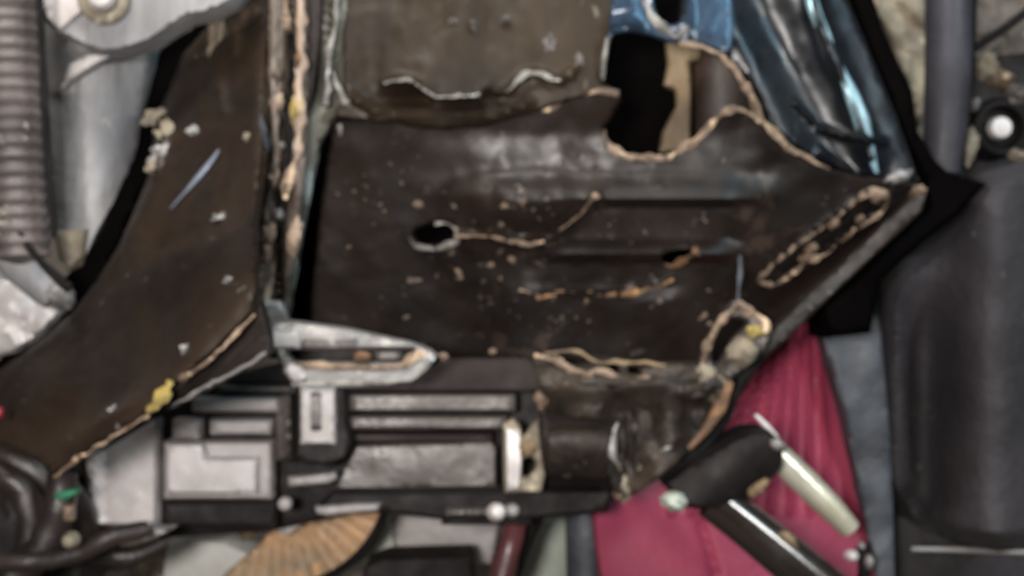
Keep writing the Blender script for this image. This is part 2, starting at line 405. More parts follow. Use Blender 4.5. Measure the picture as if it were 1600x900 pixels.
for x, y, r_ in [(1302, 349, 10), (1267, 388, 10), (1372, 306, 12), (1343, 342, 8), (1258, 402, 10), (1325, 368, 6)]:
    lump('weld_spatter', x, y, pd(x, y) - .004, r_, r_ * .7, .004, 'bare_edge', fr, .5, 35, x)
slab('slot_recess', [(1212, 420), (1350, 322), (1372, 318), (1352, 342), (1232, 428)], lambda x, y: pd(x, y) - .0012, 'rubber', fr, .002, 12, roll=2, rolld=.001)
for x, y, rx, ry in [(672, 292, 16, 11), (655, 318, 9, 7), (712, 320, 7, 6), (820, 312, 12, 5), (648, 437, 14, 6), (740, 412, 5, 4), (800, 405, 6, 8), (815, 300, 8, 6), (790, 320, 7, 8),
                     (995, 549, 18, 8), (772, 548, 9, 7), (1098, 492, 9, 7), (1157, 405, 5, 14), (1030, 470, 6, 5), (570, 272, 4, 4), (553, 298, 4, 4), (545, 385, 4, 4), (635, 495, 6, 4), (1108, 505, 5, 5), (600, 330, 3, 3), (585, 350, 3, 3), (850, 405, 5, 8)]:
    lump('chip_glint', x, y, pd(x, y) + .0006, rx * .7, ry * .7, .0012, random.choice(['bare_edge', 'worn_black', 'flange_metal']), fr, 1.1, random.randint(0, 60), x)

rc = random.Random(3)
for k in range(46):
    x, y = rc.gauss(775, 75), rc.gauss(365, 55)
    if not (560 < x < 1000 and 240 < y < 530) or (630 < x < 725 and 335 < y < 390): continue
    lump('chip_glint', x, y, pd(x, y) + .0004, rc.uniform(1.5, 5), rc.uniform(1.5, 6), .0014, rc.choice(['bare_edge', 'flange_metal', 'worn_black', 'worn_black']), fr, 1.0, rc.randint(-60, 60), k)
# near-black sheet standing for deep shade in the slot left of the plate
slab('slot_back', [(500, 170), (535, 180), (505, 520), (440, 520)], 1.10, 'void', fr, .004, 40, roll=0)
# upper panel
up_base = plane((540, 0, 1.0), (940, 0, 1.0), (700, 180, .985))
squig = [(600, 130), (625, 124), (650, 130), (680, 150), (720, 150), (750, 148), (762, 136), (775, 146), (795, 140), (815, 120), (840, 112), (860, 122), (880, 125), (905, 105)]
slab('upper_panel', [(536, -30), (966, -30), (958, 55), (944, 100), (940, 128), (966, 143), (930, 146), (890, 156), (830, 176), (760, 196), (680, 200), (610, 192), (560, 188), (520, 182), (536, 150)],
     up_base, 'dusty_paint', fr, .005, 9, ridges=[(squig, 7, .008), ([(545, 150), (580, 170), (640, 185), (760, 182), (830, 160)], 9, .007), ([(750, 150), (762, 180)], 5, .005)],
     relief=lambda x, y: -.010 * math.exp(-((y - 160) / 18) ** 2) * sstep(560, 620, x) * sstep(0, 60, 800 - x) + .003 * math.sin(x * .03) - .012 * math.exp(-((x - 640) / 34) ** 2 - ((y - 152) / 12) ** 2) - .012 * math.exp(-((x - 715) / 36) ** 2 - ((y - 170) / 9) ** 2),
     noise_amp=.002, noise_sc=.02, roll=4, rolld=.003, jag=1)
ub = lambda x, y: up_base(x, y) - .006
lip([(p[0], p[1], 2.2) for p in squig[:6]], 'pale_edge', off=.002, dfun=ub, name='paint_scrape', wob=.7)  # pale beads painted as highlights on the crumpled folds
lip([(790, 143, 1.5), (808, 126, 3), (828, 114, 4.5), (850, 116, 5), (864, 124, 4), (884, 122, 2)], 'pale_edge', off=.003, dfun=ub, name='paint_scrape', wob=.5)  # pale bead painted as a highlight on the upper panel
for x, y, rx, ry in [(707, 34, 7, 5), (740, 40, 5, 9), (860, 72, 10, 14), (790, 30, 8, 5), (905, 95, 7, 12)]:
    lump('chip_glint', x, y, ub(x, y) + .004, rx, ry, .0025, 'mid_plastic', fr, .8, 10, x)
# bluish folded wall left of the upper panel
slab('folded_wall', [(478, -30), (545, -30), (545, 175), (522, 186), (500, 225), (470, 380), (452, 500), (430, 500), (440, 380), (470, 200)],
     plane((478, 0, .985), (545, 0, 1.0), (440, 500, 1.0)), 'green_steel', fr, .005, 9, ridges=[([(522, -30), (518, 80), (510, 160)], 5, .008), ([(512, 110), (536, 165)], 5, .005)],
     relief=lambda x, y: -.014 * sstep(506, 490, x) * sstep(190, 120, y), noise_amp=.001, roll=3, jag=.8)
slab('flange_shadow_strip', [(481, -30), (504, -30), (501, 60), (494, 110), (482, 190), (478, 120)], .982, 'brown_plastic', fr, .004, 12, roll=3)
wf = plane((478, 0, .976), (545, 0, .991), (440, 500, .99))
tube('paint_scrape', [(527, -20, .985, 4), (526, 30, .985, 5), (516, 75, .985, 4), (512, 120, .985, 6), (509, 165, .985, 4)], 'pale_edge', fr, 8, 5, .5)  # pale lines along the folds of the wall
tube('paint_scrape', [(520, 110, .985, 3), (530, 140, .985, 6), (540, 162, .985, 5)], 'pale_edge', fr, 8, 5, .4)  # pale line on the folded wall

# seam flange between left rail and upper panel
sb = plane((425, 0, .965), (480, 0, .965), (400, 500, .985))
slab('seam_flange', [(422, -30), (480, -30), (480, 120), (478, 250), (462, 380), (448, 440), (440, 505), (404, 505), (400, 440), (405, 340), (418, 200)],
     sb, 'flange_metal', fr, .004, 8, relief=lambda x, y: -.012 * math.exp(-((x - (454 - max(0, y - 100) * .055)) / 9) ** 2), noise_amp=.002, roll=4, jag=1.5)
sd = lambda x, y: sb(x, y)
slab('seam_gap', [(448, 55), (458, 50), (462, 80), (456, 150), (460, 230), (452, 300), (440, 370), (432, 380), (436, 300), (446, 240), (442, 180), (452, 110)], lambda x, y: sb(x, y) + .002, 'rubber', fr, .003, 12, roll=2)
tube('seam_bead', [(470, -20, .963, 8), (471, 60, .963, 6), (468, 120, .963, 9), (467, 200, .963, 9), (464, 240, .963, 6), (454, 280, .968, 6), (446, 310, .968, 5)], 'seam_cream', fr, 8, 6, .5)
tube('seam_bead', [(447, -20, .96, 4), (447, 30, .96, 5), (446, 45, .96, 4)], 'bare_edge', fr, 8, 6, .5)
tube('seam_bead', [(430, -20, .962, 5), (428, 80, .962, 5), (427, 160, .962, 5), (430, 200, .962, 6), (428, 260, .965, 5), (420, 330, .97, 5), (414, 400, .975, 5), (408, 460, .98, 5), (412, 500, .98, 6)], 'flange_metal', fr, 8, 6, .5)
for x, y, rx, ry, m in [(432, 160, 10, 13, 'seam_cream'), (464, 172, 11, 22, 'yellow'), (432, 118, 8, 9, 'flange_metal'), (460, 370, 10, 28, 'seam_cream'), (419, 366, 11, 16, 'seam_cream'), (428, 275, 8, 16, 'seam_cream'),
                        (446, 292, 7, 16, 'bare_edge'), (432, 240, 6, 14, 'bare_edge'), (436, 335, 8, 8, 'grey_metal'), (466, 95, 5, 14, 'rust'), (416, 395, 7, 14, 'bare_edge'), (438, 228, 8, 6, 'pale_edge')]:
    lump('rust_flake', x, y, sb(x, y) - .006, rx, ry, .005, m, fr, .5, -8, x)
slab('flange_foot', [(398, 440), (412, 470), (440, 470), (452, 500), (450, 520), (416, 520), (404, 550), (394, 500)], .98, 'grey_metal', fr, .004, 10, roll=4, noise_amp=.002)

# left rail
rb = plane((400, 100, .975), (100, 600, .90), (150, 400, .96))
rail = [(374, -30), (430, -30), (420, 100), (414, 250), (402, 350), (404, 440), (398, 490), (340, 548), (280, 602), (240, 642), (160, 695), (82, 748), (60, 720), (-20, 690), (-20, 590), (20, 562), (70, 522), (118, 482), (150, 440), (182, 390), (214, 320), (236, 260), (240, 190), (268, 130), (286, 84), (322, 44), (350, 22)]
slab('left_rail', rail, rb, 'brown_paint', fr, .006, 10, noise_amp=.0025, noise_sc=.014, roll=8, rolld=.01, jag=1.2,
     ridges=[([(345, 60), (335, 110), (345, 170)], 14, .008), ([(240, 170), (255, 210), (238, 270)], 9, .008), ([(380, 460), (300, 560), (220, 630), (60, 720)], 22, .008), ([(405, 20), (395, 240), (395, 420)], 10, .004)])
slab('rail_side', [(376, -30), (345, -30), (300, 45), (262, 58), (246, 90), (226, 160), (212, 235), (170, 330), (135, 400), (100, 440), (112, 470), (60, 520), (0, 560), (-30, 580), (-30, 640), (100, 560), (260, 200), (380, 60)], lambda x, y: rb(x, y) + .022, 'void', fr, .05, 12, roll=5, rolld=.004, jag=4, noise_amp=.003)  # side face of the rail, its shade put in as near-black colour
rd = lambda x, y: rb(x, y)
slab('rail_underside', [(404, 470), (418, 520), (420, 552), (400, 566), (330, 606), (262, 640), (240, 644), (275, 610), (340, 552), (396, 492)], lambda x, y: rb(x, y) + .018, 'black_paint', fr, .02, 9, roll=3, noise_amp=.001)
lip([(398, 492, 3), (370, 520, 3.5), (335, 556, 3), (300, 582, 3.5), (282, 592, 4)], 'bare_edge', dfun=rd, off=.004, name='rail_edge_bead', wob=.4)
lip([(232, 648, 3), (200, 668, 4), (160, 692, 4), (120, 718, 3), (84, 746, 3)], 'bare_edge', dfun=rd, off=.001, name='rail_edge_bead', wob=.3)
lip([(415, 552, 3), (370, 580, 3), (320, 605, 3), (270, 634, 3)], 'grey_metal', dfun=lambda x, y: rb(x, y) + .014, off=.002, name='rail_edge_bead', wob=.3)
tube('paint_scratch', [(342, 234, rb(342, 234) - .006, 1.5), (325, 258, rb(325, 258) - .0055, 4.5), (300, 288, rb(300, 288) - .005, 3.5), (266, 326, rb(266, 326) - .004, 1)], 'slate_glint', fr, 8, 6, .3, flat=.5)  # scratch with a bluish glint put into its colour
for x, y, rx, ry, m, rot in [(304, 206, 10, 7, 'grey_metal', 0), (244, 184, 22, 10, 'beige', 20), (258, 215, 12, 22, 'beige', 0), (250, 245, 14, 16, 'grey_metal', 0), (345, 340, 14, 5, 'grey_metal', 10), (240, 262, 8, 12, 'beige', 20),
                             (412, 205, 4, 22, 'slate', 12), (388, 215, 6, 6, 'beige', 0), (356, 438, 6, 5, 'grey_metal', 0), (344, 505, 16, 6, 'tan', 38), (372, 465, 16, 5, 'grey_metal', 50), (292, 548, 8, 10, 'grey_metal', 0), (180, 640, 8, 5, 'grey_metal', 0), (338, 80, 13, 60, 'dusty_tan', -3)]:
    lump('dirt_crust', x, y, rb(x, y) - .0006, rx, ry, .0026, m, fr, 1.0, rot, x, 1.7)
tg = slab('yellow_mark', [(262, 592), (270, 598), (262, 628), (248, 640), (226, 646), (236, 632), (246, 610)], lambda x, y: rb(x, y) - .012, 'yellow', fr, .004, 4, roll=3, rolld=.002, jag=3.5)
tg['label'] = 'smear of yellow paint on the lower edge of the rail'

# blue lit right rail
bb = plane((960, 0, 1.0), (1320, 0, 1.03), (1400, 260, 1.035))
def blue_relief(x, y):
    xx = x - y * .48                      # along the sloping folds
    r = .018 * math.exp(-((xx - 1262) / 60) ** 2) * .4 - .007 * math.exp(-((xx - 1190) / 40) ** 2) + .006 * math.exp(-((xx - 1125) / 30) ** 2)
    return r
slab('right_rail', [(1062, -30), (1312, -30), (1350, 60), (1400, 180), (1428, 262), (1436, 282), (1400, 284), (1345, 276), (1296, 262), (1245, 232), (1200, 192), (1185, 150), (1160, 112), (1130, 84), (1090, 72), (1060, 64)],
     bb, 'blue_paint', fr, .005, 5, relief=blue_relief, noise_amp=.0015, noise_sc=.012, roll=5, rolld=.005, ridges=[([(1268, -30), (1276, 20), (1300, 80), (1322, 130), (1344, 190), (1362, 250)], 19, .009), ([(1280, 200), (1320, 212), (1380, 222)], 7, .006), ([(1240, 160), (1270, 190)], 6, .006), ([(1330, 270), (1280, 235)], 7, .005)])
tube('rail_crease', [(x, y, bb(x, y) - .0125, w) for x, y, w in [(1262, -30, 9), (1272, 15, 10), (1290, 55, 8), (1306, 90, 5), (1324, 132, 9), (1340, 172, 13), (1352, 208, 11), (1364, 252, 6), (1370, 270, 3)]], 'blue_glint', fr, 16, 8, wob=.1, flat=.55)  # pale tube standing for the reflected streak on the blue rail
slab('rail_tab', [(958, -30), (1140, -30), (1148, 40), (1142, 84), (1118, 78), (1090, 68), (1046, 66), (1016, 54), (985, 48), (960, 52), (950, 62)], plane((960, 0, .995), (1140, 0, 1.0), (1050, 80, .99)), 'bright_blue', fr, .005, 8,
     holes=[[(1022, -10), (1050, -16), (1070, -8), (1072, 14), (1062, 34), (1044, 38), (1026, 22)]], roll=4, noise_amp=.003, ridges=[([(950, 40), (975, 30), (1000, 40)], 7, .006), ([(1075, -20), (1078, 50)], 8, .005)])
tube('loop_rim', [(1008, -24, .982, 6), (1010, 4, .982, 6), (1024, 32, .98, 6), (1046, 50, .98, 6), (1056, 58, .98, 8), (1066, 50, .98, 6), (1076, 44, .982, 4)], 'pale_edge', fr, 10, 6, .3)
slab('edge_strip', [(952, 62), (948, 96), (944, 126), (938, 122), (940, 90), (946, 58)], .985, 'pale_edge', fr, .004, 8, roll=2)
# things seen in the ragged hole
slab('inner_bracket', [(1040, 60), (1094, 80), (1092, 92), (1078, 96), (1080, 130), (1078, 235), (1030, 238), (1036, 205), (1058, 165), (1056, 142), (1038, 132), (1044, 100)], 1.08, 'tan', fr, .008, 9, roll=3, noise_amp=.001)
tube('inner_tube', [(1125, 30, 1.12, 46), (1128, 130, 1.12, 46), (1132, 260, 1.12, 46)], 'inner_brown', fr, 18)
slab('inner_bracket', [(930, 20), (962, 20), (960, 60), (950, 120), (930, 128)], 1.04, 'void', fr, .01, 20, roll=2)

# corner tip and lug, right
lump('weld_blob', 1404, 276, 1.0, 20, 9, .006, 'grey_metal', fr, .5, 20, 3)
lump('weld_blob', 1434, 300, 1.01, 12, 9, .006, 'bare_edge', fr, .6, 30, 4)
slab('side_web', [(1448, 300), (1440, 330), (1360, 405), (1286, 475), (1225, 535), (1190, 565), (1178, 545), (1250, 472), (1330, 400), (1420, 312)], 1.03, 'black_paint', fr, .01, 12, roll=4, noise_amp=.001)
lg = plane((1100, 480, .99), (1200, 480, .99), (1100, 600, 1.0))
slab('corner_lug', [(1146, 470), (1166, 474), (1192, 498), (1204, 528), (1196, 548), (1160, 580), (1135, 600), (1095, 600), (1092, 575), (1104, 535), (1122, 502)], lg, 'mid_plastic', fr, .012, 7,
     holes=[[(1138, 500), (1160, 498), (1168, 508), (1146, 530), (1126, 566), (1112, 562), (1116, 530)]], roll=5, rolld=.005, noise_amp=.003, noise_sc=.04)
tube('lug_rim', [(1096, 590, .985, 5), (1098, 565, .985, 6), (1108, 535, .982, 6), (1124, 505, .98, 6), (1144, 484, .98, 7), (1156, 474, .98, 6), (1172, 488, .978, 6), (1188, 500, .978, 6), (1196, 520, .978, 7)], 'bare_edge', fr, 8, 6, .4)
tube('lug_rim', [(1152, 470, .985, 3), (1156, 440, .99, 3), (1157, 400, 1.0, 3)], 'slate', fr, 8, 6, .4)
lump('chip_glint', 1180, 518, .976, 13, 9, .006, 'yellow', fr, .5, -20, 9)  # yellowish highlight of the lug, put in as a yellow lump
lump('lug_boss', 1160, 550, .985, 26, 22, .012, 'beige', fr, .4, 35, 12)
# grey corner bracket at lower left of the plate
kb = plane((420, 500, .955), (660, 530, .96), (440, 600, .94))
slab('corner_bracket', [(411, 512), (424, 502), (452, 500), (540, 512), (640, 534), (672, 546), (684, 556), (660, 580), (640, 598), (560, 604), (460, 604), (442, 576), (430, 548), (412, 544)], kb, 'grey_metal', fr, .012, 7,
     holes=[[(452, 548), (520, 546), (600, 544), (640, 544), (650, 552), (636, 566), (560, 566), (470, 566), (454, 560)]], roll=4, rolld=.003, noise_amp=.002)
slab('bracket_slot_back', rect(440, 535, 665, 575), .975, 'black_plastic', fr, .004, 30, roll=0)
slab('bracket_plate', rect(412, 513, 468, 544), lambda x, y: kb(x, y) - .003, 'white_metal', fr, .003, 10, roll=3)
slab('bracket_liner', rect(586, 548, 628, 562), .962, 'mid_plastic', fr, .004, 10, roll=2)
slab('bracket_liner', rect(470, 528, 560, 545), lambda x, y: kb(x, y) - .002, 'mid_plastic', fr, .003, 10, roll=3)
lump('rust_flake', 566, 558, .95, 13, 9, .006, 'rust', fr, .4, 0, 21)
tube('bracket_lip', [(446, 568, .945, 5), (520, 572, .945, 5), (620, 572, .948, 5), (650, 556, .95, 6), (664, 548, .95, 5)], 'bare_edge', fr, 8, 5, .4)
tube('bracket_lip', [(455, 600, .94, 5), (540, 600, .94, 5), (640, 592, .943, 4), (678, 560, .95, 4)], 'pale_edge', fr, 8, 5, .3)
lump('weld_blob', 462, 582, .94, 18, 12, .006, 'white_metal', fr, .4, -30, 30)
lump('weld_blob', 692, 558, .98, 8, 7, .004, 'bare_edge', fr, .4, 0, 31)
# lower right skirt with holes, torn orange rim
kk = plane((860, 560, 1.0), (1120, 580, 1.0), (1000, 770, .985))
def skirt_relief(x, y):
    return .022 * math.exp(-((y - 600) / 30) ** 2) + .012 * math.sin(x * .05) * sstep(600, 650, y)
slab('lower_skirt', [(828, 556), (870, 550), (920, 554), (1010, 566), (1092, 566), (1140, 590), (1146, 604), (1124, 650), (1090, 694), (1040, 740), (1000, 768), (975, 780), (960, 770), (950, 740), (952, 690), (950, 660), (900, 655), (850, 640), (842, 600)],
     kk, 'worn_black', fr, .014, 8, holes=[[(866, 554), (890, 552), (914, 558), (918, 566), (900, 570), (876, 566)], [(940, 570), (964, 570), (966, 582), (942, 582)], [(982, 572), (1008, 574), (1010, 584), (984, 584)]],
     relief=skirt_relief, noise_amp=.010, noise_sc=.022, roll=4, rolld=.003)
tube('skirt_rim', [(834, 556, .985, 5), (866, 560, .982, 5), (880, 572, .98, 5), (915, 584, .978, 6), (935, 580, .978, 5), (975, 590, .976, 5), (1015, 590, .976, 5)], 'bare_edge', fr, 8, 5, .5)
tube('skirt_rim', [(850, 552, .985, 3), (900, 549, .985, 3), (935, 566, .982, 3), (1000, 566, .982, 3), (1040, 572, .982, 4)], 'tan', fr, 8, 5, .5)
tube('skirt_rim', [(1140, 596, .965, 6), (1132, 622, .965, 9), (1116, 652, .965, 8), (1096, 680, .965, 6), (1076, 700, .966, 4)], 'rust', fr, 10, 5, .25)
for x, y, rx, ry, m, rot in [(1050, 588, 42, 15, 'worn_black', 0), (1102, 588, 13, 17, 'beige', 0), (1006, 668, 17, 52, 'worn_black', -4), (974, 690, 8, 40, 'worn_black', -2), (976, 762, 9, 16, 'beige', 0), (968, 775, 7, 6, 'bare_edge', 0),
                             (1080, 612, 18, 13, 'worn_black', 0), (846, 625, 8, 15, 'bare_edge', 0), (940, 596, 44, 9, 'worn_black', 0), (1090, 650, 16, 22, 'worn_black', 20)]:
    lump('dirt_crust', x, y, kk(x, y) - skirt_relief(x, y) + .002, rx * 1.1, ry * 1.1, .006, m, fr, .6, rot, x, 1.3)
slab('skirt_side', [(1152, 586), (1178, 566), (1196, 560), (1160, 610), (1140, 660), (1110, 700), (1050, 752), (1036, 756), (1030, 745), (1090, 694), (1124, 650), (1144, 606)], 1.0, 'rubber', fr, .03, 12, roll=4)  # black sheet in place of the shadow beside the torn rim
# dark gap right of the frame: near-black sheet painted for its shade
rs = slab('rubber_seal', [(1318, -30), (1356, -30), (1378, 40), (1400, 90), (1425, 140), (1434, 205), (1460, 250), (1484, 272), (1542, 286), (1500, 334), (1440, 380), (1376, 440), (1360, 520), (1290, 528), (1284, 480), (1350, 420), (1450, 320), (1434, 270), (1390, 160), (1350, 60)],  # stands for the shade in the gap, not a seal
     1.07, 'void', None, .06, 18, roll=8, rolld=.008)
tag(rs, 'near-black sheet standing for the shade in the gap beside the blue rail', 'gap shade')

# ------------------------------------------------------------------ upper left: hose, housing, pipe
t = thing('corrugated_hose', 30, 400, .92, 'thick grey corrugated hose at the left border', 'hose')
cp = [(10 + 22 * (i / 110) ** 1.0, -40 + 440 * i / 110, .92, 52 - 8 * i / 110) for i in range(111)]
tube('hose_wall', cp, 'hose_grey', t, 22, corr=(20, .07), raw=True)
tube('edge_strap', [(60, -40, .90, 5), (66, 80, .90, 5), (70, 160, .90, 6), (78, 300, .90, 5), (84, 370, .90, 5)], 'rubber', t, 10, 5, .3)

t = thing('cast_housing', 150, 420, 1.0, 'pale cast metal housing with a bolted round flange, between corrugated hose and rail', 'metal housing')
hb = lambda x, y: 1.0 + ((x - 130) / 110) ** 2 * .045
slab('housing_body', [(60, 20), (240, 20), (238, 90), (226, 160), (220, 230), (196, 300), (160, 360), (140, 405), (110, 425), (92, 405), (80, 340), (66, 180)], hb, 'cast_metal', t, .08, 11, roll=8, rolld=.01, noise_amp=.002,
     ridges=[([(90, 140), (120, 92), (170, 88), (190, 82)], 12, .012)])
slab('housing_face', [(108, 100), (140, 84), (176, 86), (150, 100), (108, 126), (96, 138)], .982, 'white_metal', t, .004, 8, roll=3)
slab('flange', [(50, -30), (390, -30), (360, 4), (325, 20), (290, 28), (262, 46), (232, 66), (190, 80), (160, 82), (128, 72), (108, 60), (90, 52), (66, 30)], .955, 'cast_metal', t, .03, 10, roll=6, rolld=.006, noise_amp=.001, smooth_outline=False)
slab('flange_face', [(54, -30), (140, -30), (136, 12), (110, 34), (92, 50), (72, 28)], .948, 'white_metal', t, .004, 10, roll=3)
lathe('washer', 162, -2, .948, [(40, -.004), (40, .002), (36, .004), (27, .004), (27, .001)], 'beige', t)
lathe('bolt_head', 162, -4, .944, [(22, 0), (22, .007), (17, .010), (3, .011)], 'white_metal', t)
slab('lower_cap', [(86, 360), (134, 358), (130, 400), (108, 424), (92, 404)], .99, 'beige', t, .02, 9, roll=4)

t = thing('grey_pipe', 60, 440, .93, 'smooth grey pipe slanting down from the left border below the corrugated hose', 'pipe')
tube('pipe_wall', [(-60, 310, .93, 34), (10, 390, .93, 32), (60, 440, .93, 28), (86, 466, .93, 22)], 'cast_metal', t, 18)
lump('pipe_end', 96, 462, .925, 18, 22, .014, 'grey_metal', t, .3, 30, 2)
tube('edge_strap', [(-20, 296, .905, 5), (20, 350, .905, 5), (60, 405, .905, 6), (96, 440, .905, 8), (110, 450, .905, 8)], 'rubber', t, 10, 5, .2)
o = slab('metal_casting', [(-30, 420), (30, 440), (60, 470), (104, 478), (84, 502), (56, 530), (20, 552), (-30, 562)], .955, 'white_metal', None, .04, 10, roll=6, rolld=.006, noise_amp=.006, noise_sc=.03)
tag(o, 'rough whitish metal casting at the left border above the rail', 'casting')

# ------------------------------------------------------------------ the engine cover at the bottom
ec = thing('engine_cover', 500, 800, 1.06, 'grey and black plastic engine cover with raised pads and long ribs under the frame', 'engine cover')
slab('cover_base', [(120, 730), (250, 630), (340, 590), (430, 570), (820, 560), (850, 600), (850, 800), (760, 810), (560, 800), (420, 830), (260, 840), (130, 830)], 1.09, 'black_plastic', ec, .05, 22, roll=6, noise_amp=.001)
slab('cover_step', [(690, 562), (820, 560), (860, 580), (850, 612), (540, 612), (540, 600), (640, 602)], 1.05, 'brown_plastic', ec, .03, 14, roll=4)
def pad(x0, y0, x1, y1, d, mat, th=.02, roll=4, name='raised_pad', poly=None, **k):
    return slab(name, poly or rect(x0, y0, x1, y1), d, mat, ec, th, 11, roll=roll, rolld=.003, **k)
pad(0, 0, 0, 0, 1.035, 'light_plastic', poly=[(136, 716), (180, 692), (244, 654), (244, 822), (136, 820)], noise_amp=.001, ridges=[([(146, 715), (146, 810)], 4, .004), ([(165, 705), (165, 812)], 4, -.004)])
pad(256, 690, 425, 780, 1.045, 'grey_plastic', name='raised_pad')
pad(0, 0, 0, 0, 1.03, 'light_plastic', poly=[(260, 693), (316, 693), (322, 716), (402, 716), (402, 772), (260, 772)], name='pad_face', th=.01, noise_amp=.001)
pad(270, 655, 312, 686, 1.04, 'grey_plastic')
pad(328, 656, 424, 679, 1.04, 'grey_plastic', name='rib')
pad(300, 622, 436, 644, 1.045, 'grey_plastic', name='rib')
pad(340, 602, 462, 614, 1.05, 'mid_plastic', name='rib')
pad(0, 0, 0, 0, 1.055, 'brown_plastic', poly=[(380, 582), (436, 572), (462, 600), (350, 602)], name='sloping_panel')
pad(0, 0, 0, 0, 1.05, 'mid_plastic', poly=[(430, 620), (456, 610), (458, 720), (430, 720)], name='side_column', ridges=[([(449, 612), (449, 716)], 4, .006)])
pad(0, 0, 0, 0, 1.03, 'black_plastic', poly=[(462, 600), (540, 600), (543, 660), (550, 690), (540, 716), (515, 728), (462, 722)], th=.04, roll=5, name='connector_shell')
pad(0, 0, 0, 0, 1.02, 'light_plastic', poly=rect(469, 604, 524, 694), name='connector', th=.02, roll=3)
pad(484, 610, 504, 676, 1.0185, 'mid_plastic', .002, 2, name='connector_groove')
pad(545, 616, 806, 643, 1.05, 'mid_plastic', name='rib')
pad(545, 651, 792, 671, 1.05, 'mid_plastic', name='rib')
pad(545, 676, 770, 692, 1.062, 'brown_plastic', name='rib')
pad(0, 0, 0, 0, 1.055, 'mid_plastic', poly=[(556, 697), (768, 690), (776, 700), (776, 762), (520, 766)], noise_amp=.001)
pad(0, 0, 0, 0, 1.04, 'grey_plastic', poly=[(450, 746), (522, 738), (526, 748), (510, 756), (450, 760)], name='clip', th=.01, roll=3)
pad(0, 0, 0, 0, 1.035, 'black_plastic', poly=[(520, 768), (960, 764), (950, 800), (820, 812), (690, 812), (600, 800), (480, 806)], name='lower_bar', th=.05, roll=6)
pad(250, 782, 430, 826, 1.05, 'black_plastic', name='lower_bar', th=.04, roll=8)
pad(697, 795, 770, 806, 1.028, 'mid_plastic', name='clip', th=.006, roll=2)
pad(690, 806, 830, 820, 1.04, 'black_plastic', name='clip', th=.02, roll=3)
pad(0, 0, 0, 0, 1.03, 'grey_plastic', poly=[(492, 792), (560, 786), (596, 786), (590, 798), (510, 806), (494, 802)], name='clip', th=.01, roll=3)
lathe('screw', 445, 787, 1.03, [(11, -.003), (11, .002), (8, .004), (2, .005)], 'grey_plastic', ec, 16)
lathe('screw', 776, 800, 1.025, [(15, -.003), (14, .003), (9, .006), (2, .007)], 'white_metal', ec, 16, (.2, .2))
lathe('screw', 800, 797, 1.03, [(12, -.003), (11, .003), (7, .005), (2, .005)], 'grey_metal', ec, 16, (.2, .2))
# tan bracket and round drum to the right
slab('tan_bracket', [(786, 664), (802, 654), (812, 664), (818, 684), (832, 664), (842, 656), (846, 700), (852, 740), (846, 768), (788, 770)], 1.02, 'beige', ec, .01, 8, holes=[[(818, 716), (834, 716), (836, 730), (826, 746), (816, 742)]], roll=3, noise_amp=.003, noise_sc=.05)
slab('bracket_face', [(790, 668), (812, 672), (816, 714), (812, 764), (792, 766)], 1.013, 'white_metal', ec, .004, 8, roll=2, noise_amp=.001)
lump('rust_flake', 824, 700, 1.01, 12, 12, .004, 'tan', ec, .4, 0, 40)
slab('drum', [(846, 610), (950, 610), (975, 680), (960, 780), (900, 806), (846, 800)], lambda x, y: 1.01 + ((y - 680) / 110) ** 2 * .09, 'brown_plastic', ec, .06, 9, roll=5, noise_amp=.001)
slab('drum_band', [(856, 668), (952, 664), (956, 690), (948, 748), (856, 748)], lambda x, y: 1.002 + ((y - 690) / 110) ** 2 * .09, 'worn_black', ec, .006, 9, roll=3, noise_amp=.001)
tube('drum_bead', [(965, 660, 1.0, 6), (956, 700, 1.0, 6), (966, 750, 1.0, 6)], 'grey_metal', ec, 8, 5, .3)

# ------------------------------------------------------------------ below the cover
t = thing('ribbed_disc', 470, 860, 1.14, 'orange brown ribbed disc with a dark rim, half hidden below the engine cover', 'disc')
dx, dy, dr = 430, 750, 170
arc = [(dx + dr * math.cos(R(a)) * 1.05, dy + dr * math.sin(R(a))) for a in range(8, 140, 6)]
arc = [p for p in arc if p[0] > 455]
slab('disc_face', arc + [(450, 940), (320, 940), (352, 896), (400, 856), (432, 820), (430, 770), (600, 770)], 1.15, 'orange', t, .012, 5, roll=3, noise_amp=.001,
     ridges=[([(dx + 40 * math.cos(R(a)), dy + 40 * math.sin(R(a))), (dx + 165 * math.cos(R(a)), dy + 165 * math.sin(R(a)))], 5, .0022) for a in range(12, 140, 8)])
tube('disc_rim', [(x, y, 1.135, 7) for x, y in arc], 'rubber', t, 10, 3)
slab('hub_cap', [(420, 814), (468, 812), (472, 822), (450, 836), (436, 832)], 1.13, 'white_metal', t, .01, 8, roll=3)
lump('rust_flake', 388, 828, 1.13, 16, 14, .01, 'tan', t, .4, 0, 8)
o = slab('storage_tray', [(262, 846), (350, 846), (392, 866), (380, 940), (250, 940)], 1.22, 'pad_grey', None, .05, 16, roll=4); tag(o, 'pale grey box with a slanting corner left of the ribbed disc', 'box')
o = slab('cardboard_piece', [(195, 850), (256, 850), (262, 935), (190, 935)], 1.24, 'beige', None, .04, 10, roll=4, noise_amp=.008, noise_sc=.04); tag(o, 'crumpled beige scrap left of the pale grey box at bottom', 'scrap')
o = slab('dark_box', [(570, 884), (600, 872), (736, 868), (742, 930), (560, 930)], 1.14, 'black_plastic', None, .05, 14, roll=4); tag(o, 'dark box top at the bottom border right of the disc', 'box')
o = slab('metal_sheet', [(606, 806), (700, 806), (780, 812), (768, 880), (610, 880)], 1.24, 'grey_plastic', None, .02, 14, roll=4, ridges=[([(612, 806), (624, 870)], 6, -.006)]); tag(o, 'flat grey metal sheet behind the dark box, under the engine cover', 'metal sheet')
